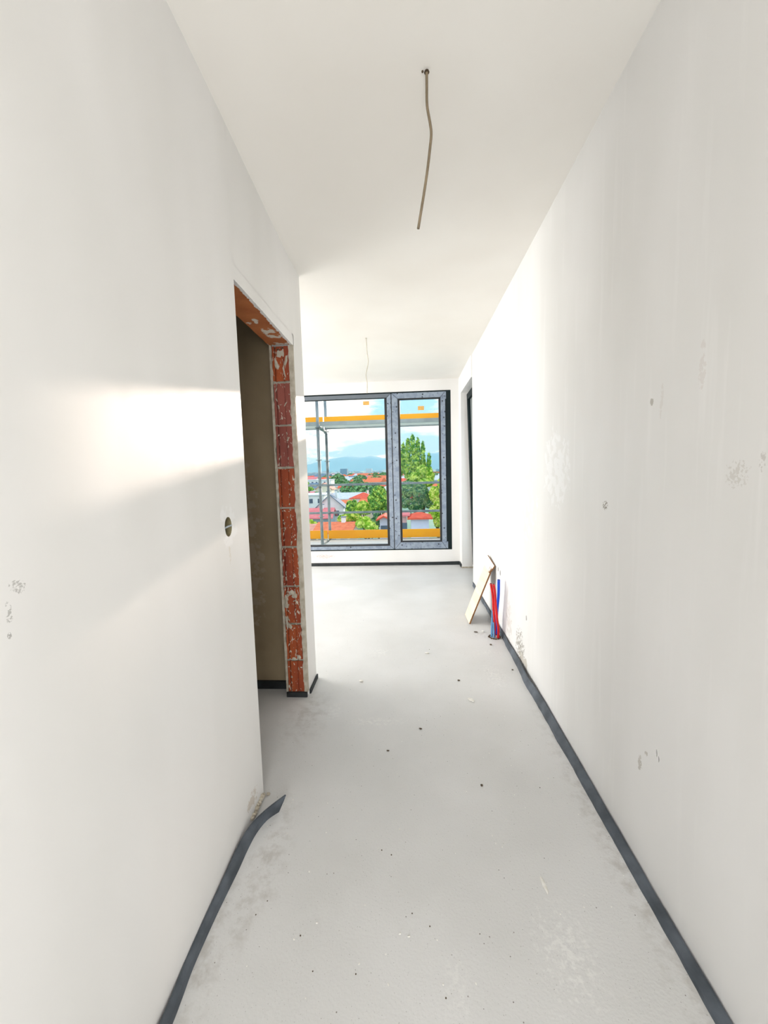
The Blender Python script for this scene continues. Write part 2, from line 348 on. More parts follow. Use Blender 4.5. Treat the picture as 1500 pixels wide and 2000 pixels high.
for x, z, w, h, r in ((-.72, 2.06, .034, .030, 0), (-.74, 2.0, .016, .045, .3), (-.685, 2.02, .012, .06, -.2), (-.70, 1.96, .006, .05, .25), (-.725, .655, .02, .018, .3), (-.70, .64, .018, .022, 0), (-.755, .60, .012, .04, 0),
                      (-.735, .445, .014, .02, 0), (-.69, .25, .014, .02, 0), (-.722, .24, .02, .012, 0), (-.757, .47, .008, .05, 0)):
    blob(bm, x, z, w, h, r, seg=13)
o = obj('mortar_smear', bm, m_mortar, wl); o['kind'] = 'stuff'
bm = bmesh.new()
for k, (x, z, w) in enumerate(((-.745, 2.092, .008), (-.728, 2.082, .010), (-.705, 2.090, .009))): blob(bm, x, z, w, w*.55, 0, y=DY1-.001, seg=9)
o = obj('mortar_void', bm, m_dirt, wl); o['kind'] = 'stuff'
# lintel soffit
bm = bmesh.new(); n = 40; prev = None
for i in range(n+1):
    y = DY0+(DY2-DY0-.215)*i/n; e = .004*noise.noise(Vector((y*30, 2, 0)))
    r_ = [bm.verts.new(p) for p in ((XI+.004*noise.noise(Vector((y*18, 7, 0))), y, DZ), (-L-.012+e, y, DZ), (-L-.012+e, y, DZ+.056), (XI, y, DZ+.056))]
    if prev:
        for k in range(4): bm.faces.new((prev[k], prev[(k+1) % 4], r_[(k+1) % 4], r_[k]))
    else: bm.faces.new(r_)
    prev = r_
bm.faces.new(prev[::-1]); obj('lintel', bm, m_lintel, wl)
bm = bmesh.new(); n = 90; prev = None     # ragged white arris over the door
for i in range(n+1):
    y = DY0+(DY1-DY0)*i/n; e = .010+.006*noise.noise(Vector((y*25, 3, 0)))+.006*noise.noise(Vector((y*80, 5, 0)))
    zz = DZ-.002+.003*noise.noise(Vector((y*50, 9, 0)))
    r_ = [bm.verts.new(p) for p in ((-L-max(e, .002)-.004, y, zz), (-L, y, zz), (-L, y, DZ+.056), (-L-.01, y, DZ+.056))]
    if prev:
        for k in range(4): bm.faces.new((prev[k], prev[(k+1) % 4], r_[(k+1) % 4], r_[k]))
    else: bm.faces.new(r_)
    prev = r_
bm.faces.new(prev[::-1]); obj('plaster_edge', bm, m_pier, wl)

# store room behind the doorway
bm = bmesh.new(); box(bm, -3.0, XI+.01, 2.392, 2.45, 0, 2.84); struct(obj('wall_store_back', bm, m_grey))
bm = bmesh.new(); box(bm, -3.1, -3.0, -.3, 2.45, 0, 2.84); struct(obj('wall_store_left', bm, m_grey))
bm = bmesh.new(); box(bm, -3.1, XI, -.4, -.3, 0, 2.84); struct(obj('wall_store_front', bm, m_grey))
bm = bmesh.new(); box(bm, -3.1, XI-.0005, -.3, 2.392, 2.52, 2.56); struct(obj('ceiling_store', bm, m_grey))
bm = bmesh.new(); box(bm, XI-.006, XI-.0005, -.3, DY0, 0, 2.52); struct(obj('wall_store_right', bm, m_grey))
struct(obox('baseboard_store', m_black, None, -3.0, XI+.005, 2.375, 2.392, 0, .05))
# living room partition, side, back
bm = bmesh.new(); box(bm, -5.2, XI+.01, 2.4501, DY2, 0, 2.84); struct(obj('wall_partition', bm, m_wf))
bm = bmesh.new(); box(bm, -5.2, -5.0, DY2, 6.04, 0, 2.84); struct(obj('wall_living_left', bm, m_wf))
bm = bmesh.new(); box(bm, XI, .92, -2.2, -2.1, 0, 2.84); struct(obj('wall_back', bm, m_wf))

# right wall
RE, RO1, OZ = 4.72, 5.60, 2.45
bm = bmesh.new(); box(bm, R, .98, -2.1, RE, 0, 2.84); wr = struct(obj('wall_right', bm, m_wr))
cs = []
for (y, z, ry, rz) in ((3.393, .518, .022, .020), (3.317, .506, .022, .024), (2.575, .390, .014, .018), (1.209, .462, .006, .012), (1.198, .450, .006, .010)):
    c = bmesh.new(); cyl_x(c, R-.02, R+.03, y, z, ry*.8, rz, 14); cs.append(obj('c', c, m_dirt))
cut(wr, cs)
RX = .745
bm = bmesh.new(); box(bm, RX, .98, RE, RO1, OZ, 2.84); box(bm, RX, .98, RO1, 6.04, 0, 2.84)
struct(obj('wall_recess', bm, m_wf))
bm = bmesh.new(); box(bm, RX-.006, .92, RO1-.006, RO1+.03, 0, .022); struct(obj('trim_1', bm, m_mortar))

# far wall around the window
WX0, WX1, WZ0, WZ1 = -2.15, .631, .229, 2.545
bm = bmesh.new()
box(bm, -5.2, WX0, D, 6.04, 0, 2.84); box(bm, WX1, RX, D, 6.04, 0, 2.84); box(bm, WX0, WX1, D, 6.04, 0, WZ0); box(bm, WX0, WX1, D, 6.04, WZ1, 2.84)
wf = struct(obj('wall_far', bm, m_wf))
stain(m_wf, (-1.3, D, .15), (.3, .06, .06), srgb(190, 160, 150), 160, .72, .7)
# perimeter strips
def ribbon(name, pts_top, pts_bot, m, thick, par=None, wob=0):
    """foam strip: a strip spanned between a bottom and a top line, with thickness"""
    bm = bmesh.new(); T = smooth_path(pts_top, 6); B = smooth_path(pts_bot, 6); prev = None
    for i, (t_, b_) in enumerate(zip(T, B)):
        d = (B[min(i+1, len(B)-1)]-B[max(i-1, 0)]).normalized(); n_ = d.cross(t_-b_).normalized()
        if n_.z > 0 or (abs(n_.z) < .2 and n_.x*0 > 0): pass
        w = wob*noise.noise(Vector((i*.35, 1, 2)))
        a = t_ + Vector((0, 0, w)); mid = (a+b_)/2 + Vector((0, 0, .004)) - n_*0
        r_ = [bm.verts.new(p) for p in (b_, mid, a, a-n_*thick, b_-n_*thick)]
        if prev:
            for k in range(5): bm.faces.new((prev[k], prev[(k+1) % 5], r_[(k+1) % 5], r_[k]))
        else: bm.faces.new(r_)
        prev = r_
    bm.faces.new(prev[::-1]); return obj(name, bm, m, par, smooth=False)
def right_strip():
    ys = [-.3, .3, .6, .9, 1.02, 1.2, 1.45, 1.7, 1.9, 2.1, 2.3, 2.42, 2.5, 2.62, 2.75, 2.9, 3.1, 3.3, 3.6, 4.0, 4.35, 4.70]
    bm = bmesh.new(); prev = None; n = 220
    for i in range(n+1):
        y = -.3+5.0*i/n
        w = .038 if y < 2.2 else .038-.026*min(1, (y-2.2)/1.3)
        w += .004*noise.noise(Vector((y*6, 0, 0))) + .0025*noise.noise(Vector((y*17, 4, 0)))
        off = .016*math.exp(-((y-2.47)/.16)**2)+.006*math.exp(-((y-3.0)/.12)**2)   # bulge away from the wall
        h = .014+.035*max(0, min(1, (y-1.2)/1.2)) + .003*noise.noise(Vector((y*9, 8, 0)))
        x1 = R-.001-off; x0 = R-w-off*.6
        r_ = [bm.verts.new(p) for p in ((x0, y, 0), (x0+.004, y, h*.35+.004), (x1-.010, y, h), (x1-.004, y, h), (x1, y, h-.007), (x1, y, 0))]
        if prev:
            for k in range(6): bm.faces.new((prev[k], prev[(k+1) % 6], r_[(k+1) % 6], r_[k]))
        else: bm.faces.new(r_)
        prev = r_
    bm.faces.new(prev[::-1]); return obj('baseboard_right', bm, m_foam)
struct(right_strip())
bm = bmesh.new(); prev = None
for i in range(61):
    x = -5.0+(RX-.012+5.0)*i/60; h = .046+.006*noise.noise(Vector((x*2, 3, 3))); o_ = .016+.005*noise.noise(Vector((x*1.5, 6, 3)))
    r_ = [bm.verts.new(p) for p in ((x, D-o_-.004, 0), (x, D-o_, h), (x, D-.001, h), (x, D-.001, 0))]
    if prev:
        for k in range(4): bm.faces.new((prev[k], prev[(k+1) % 4], r_[(k+1) % 4], r_[k]))
    else: bm.faces.new(r_)
    prev = r_
bm.faces.new(prev[::-1]); struct(obj('baseboard_far', bm, m_black))
struct(obox('baseboard_recess', m_black, None, RX-.012, RX-.0005, RO1+.03, D-.022, 0, .05))
bm = bmesh.new(); box(bm, -L+.0005, -L+.010, DY1+.03, DY2+.01, 0, .028); box(bm, XI+.004, -L-.004, DY1-.012, DY1-.001, 0, .03); struct(obj('baseboard_pier', bm, m_black))

# left strip peeled off the wall, standing up and curling out at its end
P = lambda px, py, z: (lambda d: Vector((0, 0, CH))+d*((z-CH)/d.z))(ray(px, py))
bot = [(337, 2000), (356, 1950), (380, 1885), (420, 1795), (444, 1745), (466, 1700), (484, 1660), (501, 1628), (522, 1602), (545, 1586)]
tp_ = [(315, 2000), (336, 1951), (362, 1885), (401, 1796), (425, 1745), (446, 1700), (466, 1655), (490, 1614), (520, 1583), (559, 1553)]
zt = [.028, .028, .030, .034, .036, .040, .044, .050, .056, .062]
bpts = [P(x, y, .001) for x, y in bot]; tpts = [P(x, y, z) for (x, y), z in zip(tp_, zt)]
tpts = [Vector((max(p.x, -L+.003), p.y, p.z)) for p in tpts]; bpts = [Vector((max(p.x, -L+.006), p.y, p.z)) for p in bpts]
tpts = [tpts[0]+Vector((0, -q, 0)) for q in (.9, .3, .08)]+tpts; bpts = [bpts[0]+Vector((0, -q, 0)) for q in (.9, .3, .08)]+bpts
bm = bmesh.new(); T = smooth_path(tpts, 8); B = smooth_path(bpts, 8); prev = None
for i, (a, b_) in enumerate(zip(T, B)):
    mid = (a*.5+b_*.5)+Vector((.003, 0, .005)); k_ = Vector((-.006, .003, 0)); a2 = a+k_; a2.x = max(a2.x, -L+.0005); b2 = b_+k_; b2.x = max(b2.x, -L+.0005)
    r_ = [bm.verts.new(p) for p in (b_, mid, a, a2, b2)]
    if prev:
        for k in range(5): bm.faces.new((prev[k], prev[(k+1) % 5], r_[(k+1) % 5], r_[k]))
    else: bm.faces.new(r_)
    prev = r_
bm.faces.new(prev[::-1])
tag(obj('foam_strip', bm, m_foam), 'dark grey foam edge strip peeling off the foot of the left wall, curling out', 'strip')

# ================================================================ WINDOWS
def frame_ring(name, m, par, x0, x1, z0, z1, w, y0, y1, gap=.0):
    """four mitred profiles; w = (left, right, top, bottom)"""
    l, r, t_, b_ = w; out = []
    q = [((x0, z0), (x0, z1), (x0+l, z1-t_), (x0+l, z0+b_)), ((x0, z1), (x1, z1), (x1-r, z1-t_), (x0+l, z1-t_)),
         ((x1, z1), (x1, z0), (x1-r, z0+b_), (x1-r, z1-t_)), ((x1, z0), (x0, z0), (x0+l, z0+b_), (x1-r, z0+b_))]
    for k, quad in enumerate(q):
        if gap:      # dark mitre joints: draw the two cut ends in along the profile
            a_, b_2, c_2, d_2 = [Vector((q_[0], 0, q_[1])) for q_ in quad]
            u_ = (b_2-a_).normalized()*gap; quad = [(p_.x, p_.z) for p_ in (a_+u_, b_2-u_, c_2-u_, d_2+u_)] if k < 3 else [(p_.x, p_.z) for p_ in (a_+u_, b_2-u_, c_2-u_, d_2+u_)]
        bm = bmesh.new(); s = .0
        A = [bm.verts.new((x, y0, z)) for x, z in quad]; B_ = [bm.verts.new((x, y1, z)) for x, z in quad]
        bm.faces.new(A); bm.faces.new(B_[::-1])
        for i in range(4): bm.faces.new((A[i], B_[i], B_[(i+1) % 4], A[(i+1) % 4]))
        out.append(obj(name, bm, m[k] if isinstance(m, list) else m, par, bevel=.0025))
    return out
win = bpy.data.objects.new('window_1', None); COL.objects.link(win); win.location = (-.7, D, WZ0); struct(win)
win['label'] = 'wide anthracite window filling the far wall'
frame_ring('window_frame', m_frame, win, WX0, WX1, WZ0, WZ1, (.03, .085, .028, .022), D+.004, D+.09)
frame_ring('left_sash', [m_frame, m_topfr, m_film, m_film], win, WX0+.03, -.228, .248, 2.523, (.06, .060, .055, .050), D-.012, D+.06, .003)
frame_ring('left_gasket', m_gasket, win, WX0+.09, -.287, .297, 2.468, (.012, .036, .004, .022), D-.006, D+.056)
frame_ring('right_sash', m_film, win, -.216, .552, .248, 2.523, (.086, .066, .076, .100), D-.014, D+.06, .003)
frame_ring('right_gasket', m_gasket, win, -.131, .487, .347, 2.448, (.031, .027, .017, .018), D-.007, D+.056)
frame_ring('sash_core', m_gasket, win, WX0+.035, -.2285, .250, 2.520, (.05, .055, .05, .045), D-.008, D+.05)
frame_ring('sash_core', m_gasket, win, -.2155, .550, .250, 2.521, (.08, .06, .07, .095), D-.009, D+.05)
obox('meeting_seal', m_gasket, win, -.2285, -.2155, D-.008, D+.05, .250, 2.52)
obox('glass_pane', m_glass, win, WX0+.10, -.315, D+.030, D+.034, .312, 2.470)
obox('glass_pane', m_glass, win, -.092, .456, D+.030, D+.034, .372, 2.426)
obox('paper_label', m_label, win, -.636, -.546, D+.027, D+.0285, 2.378, 2.434)['label'] = 'tan paper label on the left pane'
obox('paper_label', m_label, win, .160, .250, D+.027, D+.0285, 2.278, 2.336)['label'] = 'tan paper label on the right pane'
bm = bmesh.new(); box(bm, -.112, -.104, D-.030, D-.014, 1.62, 1.72); obj('sash_handle_base', bm, m_gasket, win, bevel=.002)
for (x, z) in ((.548, 2.47), (.556, .30)):
    obox('corner_tape', m_film, win, x-.006, x+.016, D-.016, D-.0142, z-.05, z+.05)
# sill outside
struct(obox('trim_2', m_deckm, None, WX0, WX1, D+.09, D+.26, WZ0-.03, WZ0-.005))

# balcony door in the recess on the right, sash tilted inwards
dr = bpy.data.objects.new('door_1', None); COL.objects.link(dr); dr.location = (.9, 5.2, 0); struct(dr)
FX = .925
bm = bmesh.new()
box(bm, FX, .97, RO1-.05, RO1-.001, .03, OZ-.001); box(bm, FX, .97, RE+.001, RE+.05, .03, OZ-.001); box(bm, FX, .97, RE+.05, RO1-.05, OZ-.05, OZ-.001); box(bm, FX, .97, RE+.05, RO1-.05, .0, .05)
obj('door_frame', bm, m_frame, dr)
def tilt(z): return FX-.002-.068*(z-.06)/2.35      # sash leans into the room at the top
def tiltbox(y0, y1, z0, z1, th=.035, dx=0):
    bm = bmesh.new(); v = []
    for z in (z0, z1):
        for y in (y0, y1):
            for k in (0, 1): v.append(bm.verts.new((tilt(z)-th*(1-k)+dx, y, z)))
    for f in ((0, 2, 3, 1), (4, 5, 7, 6), (0, 1, 5, 4), (2, 6, 7, 3), (0, 4, 6, 2), (1, 3, 7, 5)): bm.faces.new([v[i] for i in f])
    return bm
obj('sash_stile', tiltbox(RO1-.10, RO1-.025, .06, OZ-.03), m_frame, dr); obj('sash_stile', tiltbox(RE+.05, RE+.12, .06, OZ-.03), m_frame, dr)
obj('sash_rail', tiltbox(RE+.12, RO1-.10, OZ-.11, OZ-.03), m_frame, dr); obj('sash_rail', tiltbox(RE+.12, RO1-.10, .06, .15), m_frame, dr)
obj('glass_pane', tiltbox(RE+.12, RO1-.10, .15, OZ-.11, .006, -.012), m_glass, dr)
struct(obox('trim_3', mat('facade_render', srgb(206, 190, 176), .8, srgb(198, 182, 168), scale=3, bump=.001), None, 1.02, 1.35, 5.3, 6.85, -.3, 3.2))

# ================================================================ INTERIOR THINGS
# ceiling cables
c1 = thing('ceiling_cable', 'bare grey cable hanging from the corridor ceiling, nearer and longer', 'cable', (.089, 1.449, H))
zc = cz(.089, 1.449)
pts = [(.089, 1.449, zc+.004), (.0885, 1.449, 2.643), (.0885, 1.449, 2.58), (.0975, 1.449, 2.524), (.101, 1.449, 2.489), (.096, 1.449, 2.445), (.087, 1.449, 2.381), (.073, 1.449, 2.301), (.052, 1.449, 2.192)]
bm = bmesh.new(); tube(bm, smooth_path(pts), .0046, 10, flat=.7); obj('cable_sheath', bm, m_cable, c1, smooth=True)
bm = bmesh.new(); bmesh.ops.create_cone(bm, cap_ends=True, segments=14, radius1=.009, radius2=.006, depth=.006, matrix=Matrix.Translation((.089, 1.449, zc-.002))); obj('drilled_hole', bm, m_dirt, c1)
bm = bmesh.new(); bmesh.ops.create_uvsphere(bm, u_segments=8, v_segments=6, radius=.004, matrix=Matrix.Translation((.075, 1.449, zc-.001))); obj('nail', bm, m_dirt, c1)
c2 = thing('ceiling_cable', 'thin white cable hanging from the living room ceiling near the window', 'cable', (-.382, 3.98, H))
z2 = cz(-.382, 3.98)
pts = [(-.382, 3.98, z2+.004), (-.376, 3.98, 2.545), (-.367, 3.98, 2.47), (-.381, 3.98, 2.399), (-.394, 3.98, 2.335), (-.385, 3.98, 2.262), (-.389, 3.98, 2.163)]
bm = bmesh.new(); tube(bm, smooth_path(pts), .0045, 8); obj('cable_sheath', bm, m_cable2, c2, smooth=True)
bm = bmesh.new(); bmesh.ops.create_cone(bm, cap_ends=True, segments=12, radius1=.009, radius2=.007, depth=.005, matrix=Matrix.Translation((-.382, 3.98, z2-.002))); obj('drilled_hole', bm, m_cable2, c2)

# double switch box sunk in the left wall
sb = thing('switch_box', 'empty round switch box sunk in the left wall beside the doorway', 'switch box', (-L-.05, 1.362, 1.182))
bm = bmesh.new(); seg = 36; rings = []
for (x, q) in ((-.6445, 1.0), (-.672, .985), (-.690, .9), (-.692, .02)):
    rings.append([bm.verts.new((x, 1.362+.0283*q*math.cos(a*2*math.pi/seg), 1.182+.0353*q*math.sin(a*2*math.pi/seg))) for a in range(seg)])
for u, v in zip(rings, rings[1:]):
    for a in range(seg): bm.faces.new((u[a], u[(a+1) % seg], v[(a+1) % seg], v[a]))
obj('bowl', bm, m_box, sb, smooth=True)
bm = bmesh.new(); tube(bm, [(-.650, 1.335, 1.188), (-.655, 1.352, 1.178), (-.65, 1.372, 1.182), (-.646, 1.391, 1.184)], .0035, 6); obj('bridge', bm, m_metal, sb)
bm = bmesh.new(); tube(bm, [(-.655, 1.348, 1.210), (-.652, 1.347, 1.194), (-.655, 1.352, 1.180)], .0028, 6); tube(bm, [(-.655, 1.352, 1.180), (-.652, 1.349, 1.165), (-.652, 1.352, 1.150)], .0032, 6); obj('wire_end', bm, m_metal, sb)
for z in (1.198, 1.165):
    bm = bmesh.new(); cyl_x(bm, -.672, -.662, 1.3465, z, .0095, .0125, 16); obj('socket_insert', bm, m_boxd, sb)

# leaning plank
pk = thing('plank', 'pale laminate plank with a snapped end leaning on the right wall', 'plank', (.52, 3.59, 0))
def slab(A, B, C_, D_, th, name, m, n_=None):
    A, B, C_, D_ = map(Vector, (A, B, C_, D_)); n_ = (B-A).cross(D_-A).normalized()
    if n_.x > 0: n_ = -n_
    bm = bmesh.new(); top_ = [bm.verts.new(p) for p in (A, B, C_, D_)]; bt = [bm.verts.new(p-n_*th) for p in (A, B, C_, D_)]
    f = bm.faces.new(top_); bm.faces.new(bt[::-1])
    side = [bm.faces.new((top_[i], bt[i], bt[(i+1) % 4], top_[(i+1) % 4])) for i in range(4)]
    o = obj(name, bm, [m, m_plyedge], pk)
    for p in o.data.polygons:
        if abs(p.normal.dot(n_)) < .9: p.material_index = 1
        elif p.normal.dot(n_) < 0: p.material_index = 1
    return o
# A bottom far, B bottom near, C top near, D top far
slab((.516, 3.712, .004), (.519, 3.474, .004), (.706, 3.485, .468), (.703, 3.728, .478), .013, 'board', m_plank)
slab((.703, 3.730, .480), (.706, 3.490, .468), (.741, 3.470, .530), (.735, 3.745, .573), .012, 'snapped_end', m_plankw)
bm = bmesh.new()
for k in range(7):
    y = 3.475+.012*k; tube(bm, [(.705+random.uniform(-.003, .003), y, .462), (.722, y-.01+random.uniform(-.01, .01), .47+random.uniform(.02, .045))], [.004, .0012], 5)
obj('splinter', bm, m_plyedge, pk)

# pipes rising from the floor
def pipe(label, pts, r, m, name='water_pipe', group=None, m2=None):
    p = thing(name, label, 'pipe', tuple(pts[0]), group)
    path = smooth_path(pts); bm = bmesh.new(); tube(bm, path, r, 12); obj('pipe_wall', bm, m, p, smooth=True)
    d = (path[-1]-path[-2]).normalized(); bm = bmesh.new(); tube(bm, [path[-1]-d*.001, path[-1]+d*.0012], r*.62, 10); obj('bore', bm, m_gasket, p)
    return p
pipe('red water pipe standing from the floor hole, outer left of two red', [(.684, 3.20, 0), (.686, 3.19, .10), (.672, 3.17, .24), (.660, 3.14, .36), (.636, 3.10, .475)], .0095, m_red)
pipe('red water pipe standing between the other red pipe and the blue one', [(.706, 3.160, 0), (.706, 3.150, .09), (.692, 3.132, .17), (.678, 3.12, .30), (.669, 3.105, .40), (.654, 3.085, .475)], .0095, m_red)
pipe('blue water pipe standing upright beside the red pipes at the right wall', [(.710, 3.235, 0), (.708, 3.225, .14), (.708, 3.20, .24), (.711, 3.17, .36), (.706, 3.14, .495)], .0115, m_blue)
pipe('short pale blue pipe sleeve left of the red pipes, taller one', [(.662, 3.195, 0), (.664, 3.20, .08), (.670, 3.21, .17), (.672, 3.215, .22)], .008, m_lblue, 'pipe_sleeve')
pipe('short pale blue pipe sleeve against the red pipes, lower one', [(.676, 3.175, 0), (.676, 3.178, .06), (.672, 3.182, .13)], .007, m_lblue, 'pipe_sleeve')
bm = bmesh.new()
def lump(bm, x, y, z, r, fl=.6, seed=0):
    vs = bmesh.ops.create_icosphere(bm, subdivisions=1, radius=r, matrix=Matrix.Translation((x, y, z)))['verts']
    for v in vs:
        q = v.co-Vector((x, y, z)); q *= 1+.5*noise.noise(v.co*90+Vector((seed, 0, 0))); q.z *= fl; v.co = Vector((x, y, z))+q
for k in range(16):
    a = k*2*math.pi/16; lump(bm, .686+.045*math.cos(a), 3.19+.045*math.sin(a), .003, random.uniform(.006, .012), .6, k)
tag(obj('hole_rim', bm, m_dirt), 'crumbly dark rim of the floor hole around the pipes', 'rubble')

# crumbs and scraps on the floor
def crumb(name, px, py, r, m, label, cat, grp=None, fl=.5, stretch=1, rot=0):
    p = P(px, py, 0); bm = bmesh.new(); lump(bm, 0, 0, 0, r, fl, px)
    for v in bm.verts:
        v.co.y *= stretch
    lo = min(v.co.z for v in bm.verts)
    for v in bm.verts: v.co.z -= lo
    o = obj(name, bm, m); o.location = (p.x, p.y, 0.0); o.rotation_euler.z = rot; return tag(o, label, cat, grp)
crumb('paper_scrap', 1063, 1730, .007, m_chip, 'long thin white plaster sliver on the floor near the right strip', 'scrap', fl=.25, stretch=4.5, rot=.12)
crumb('plaster_chip', 920, 1368, .016, m_chip, 'white flat plaster chip on the floor, midway to the pipes', 'chip', fl=.2, stretch=1.6, rot=.6)
crumb('plaster_chip', 834, 1276, .018, m_chip, 'low white plaster blob on the floor in the middle of the living room', 'chip', fl=.25, stretch=.6)
crumb('plaster_chip', 943, 1234, .014, m_chip, 'white plaster lump on the floor just left of the pipes', 'chip', fl=.5)
crumb('plaster_chip', 705, 1331, .018, m_chip, 'pale plaster smear chip on the floor right of the brick pier', 'chip', fl=.2, stretch=.7)
crumb('clay_crumb', 941, 1535, .006, m_dirt, 'brown crumb on the floor right of centre', 'crumb')
crumb('clay_crumb', 822, 1424, .006, m_dirt, 'brown bent crumb on the floor beyond the peeled strip', 'crumb', stretch=2, rot=1.2)
crumb('clay_crumb', 959, 1260, .010, m_dirt, 'dark crumb on the floor in front of the pipes', 'crumb')
crumb('clay_crumb', 896, 1330, .009, m_dirt, 'small dark pebble lying alone on the screed before the pipes', 'crumb')
crumb('clay_crumb', 758, 1467, .005, m_dirt, 'brown crumb on the bare screed left of centre', 'crumb', stretch=1.6, rot=1.4)
crumb('clay_crumb', 524, 1553, .010, m_mortar, 'mortar crumb at the broken foot of the left wall corner', 'crumb')
crumb('clay_crumb', 1001, 1309, .007, m_dirt, 'dark crumb against the bulge of the right strip', 'crumb')
crumb('clay_crumb', 930, 1235, .008, m_dirt, 'flat brown sliver on the floor under the leaning plank', 'crumb', stretch=2.5, rot=1.3)
g1 = 'tiny white plaster crumbs scattered over the screed'
proto = None
for k in range(46):
    px = random.uniform(460, 1180); py = random.uniform(1400, 1960); p = P(px, py, 0)
    if p.x > .69 or p.x < -.58: continue
    if proto is None:
        proto = crumb('plaster_crumb', px, py, .0028, m_chip, 'tiny white plaster crumb scattered on the near screed', 'crumb', g1)
    else:
        o = proto.copy(); COL.objects.link(o); o.location = (p.x, p.y, 0); s = random.uniform(.5, 1.3); o.scale = (s, s*random.uniform(.6, 1.6), s); o.rotation_euler.z = random.uniform(0, 3)
g2 = 'tiny dark crumbs scattered over the screed'; proto = None
for k in range(30):
    px = random.uniform(460, 1200); py = random.uniform(1130, 1960); p = P(px, py, 0)
    if p.x > .69 or p.x < -.58: continue
    if proto is None:
        proto = crumb('dark_crumb', px, py, .0017, m_dirt, 'tiny dark crumb scattered on the screed', 'crumb', g2)
    else:
        o = proto.copy(); COL.objects.link(o); o.location = (p.x, p.y, 0); s = random.uniform(.5, 1.2)*(1+p.y*.25); o.scale = (s, s, s); o.rotation_euler.z = random.uniform(0, 3)

# broken plaster foot at the corner of the left wall
bm = bmesh.new()
for k in range(9):
    y = 1.40+.015*k; lump(bm, -L+.004, y, .012+.01*random.random(), .008+.004*random.random(), 1, k)
obj('broken_foot', bm, m_mortar, wl)

# ================================================================ SCAFFOLD
sc = thing('scaffold', 'galvanised facade scaffold with yellow toe boards outside the far window', 'scaffold', (-1.52, 7.0, -12))
YI, YO = 6.75, 7.42
for (x, y) in ((-1.52, YI), (-1.515, YO), (1.55, YI), (1.55, YO)):
    bm = bmesh.new(); tube(bm, [(x, y, -12), (x, y, 5.0)], .026, 14); obj('standard', bm, m_galv, sc, smooth=True)
    for z in (.665, 1.19, 1.64, 2.19, .10):
        bm = bmesh.new(); bmesh.ops.create_cone(bm, cap_ends=True, segments=8, radius1=.052, radius2=.052, depth=.010, matrix=Matrix.Translation((x, y, z))); obj('rosette', bm, m_galv, sc)
for z in (1.192, .664):
    bm = bmesh.new(); tube(bm, [(-4.6, YO-.0, z), (1.55, YO, z)], .021, 12); obj('guard_rail', bm, m_galv, sc, smooth=True)
for z in (2.19, .10):
    for x in (-1.52, 1.55):
        bm = bmesh.new(); tube(bm, [(x, YI, z), (x, YO, z)], .024, 10); obj('transom', bm, m_galv, sc)
        for y in (YI+.03, YO-.03):
            bm = bmesh.new(); box(bm, x-.03, x+.03, y-.03, y+.03, z-.035, z+.035); obj('wedge_head', bm, m_galv, sc, bevel=.006)
for z0, nm in ((2.225, 'deck'), (.10, 'deck')):
    for x0, x1 in ((-4.6, -1.545), (-1.49, 1.53)):
        d_ = obox('deck_frame', m_deckm, sc, x0, x1, YI+.02, YI+.06, z0, z0+.062)
        obox('deck_frame', m_deckm, sc, x0, x1, YO-.10, YO-.06, z0, z0+.062)
        for k in range(2):
            y0 = YI+.062+k*.255; obox('deck_board', m_deck, sc, x0, x1, y0, y0+.247, z0+.02, z0+.055)
    for x0, x1 in ((-4.6, -1.555), (-1.535, 1.53)):
        obox('toe_board', m_yellow, sc, x0, x1, YO-.058, YO-.032, z0+.075, z0+.232, bevel=.003)

# ================================================================ LAND AND TOWN
def gz(Y):
    xs = [0, 80, 150, 300, 600, 1500, 4000, 6000]; zs = [-12.3, -12.3, -12.4, -8.2, -5.2, 7, 46, 60]
    return float(np.interp(Y, xs, zs))
m_land = mat('fields_and_gardens', srgb(84, 138, 120), .95, srgb(150, 178, 150), scale=.012, detail=9, lo=.4, hi=.6)
bm = bmesh.new(); prev = None
for Y in (14, 40, 80, 115, 150, 220, 300, 450, 600, 900, 1500, 2500, 4000, 6500, 9000):
    w = 60+Y*1.1; r_ = [bm.verts.new((w*(k/8-1), Y, gz(Y))) for k in range(17)]
    if prev:
        for k in range(16): bm.faces.new((prev[k], prev[k+1], r_[k+1], r_[k]))
    prev = r_
struct(obj('ground', bm, m_land))
m_mount = mat('hazy_blue_mountain', srgb(96, 160, 192), .95, srgb(110, 172, 202), scale=.003, detail=8)  # blue of the distant haze is put into the base colour
bm = bmesh.new(); rows = []
for j in range(9):
    s = j/8; row = []
    for i in range(121):
        x = -7500+15000*i/120; Y = 6500+1500*s
        px_e = 797+F*x/8000
        hh = 150+46*noise.noise(Vector((x*.0012, 5, 0)))*2+60*noise.noise(Vector((x*.0035, 1, 0)))+20*noise.noise(Vector((x*.012, 2, 0)))
        hh += 90*math.exp(-((x+150)/1500)**2)
        row.append(bm.verts.new((x, Y+120*noise.noise(Vector((x*.002, s*3, 9))), 55+max(30, hh*1.45)*(math.sin(s*math.pi/2)**.9)*(1+.2*noise.noise(Vector((x*.004, s*4, 3)))*(1-s)))))
    rows.append(row)
for u, v in zip(rows, rows[1:]):
    for k in range(120): bm.faces.new((u[k], u[k+1], v[k+1], v[k]))
tag(obj('mountain_range', bm, m_mount, smooth=True), 'blue mountain range along the horizon behind the town', 'mountains')

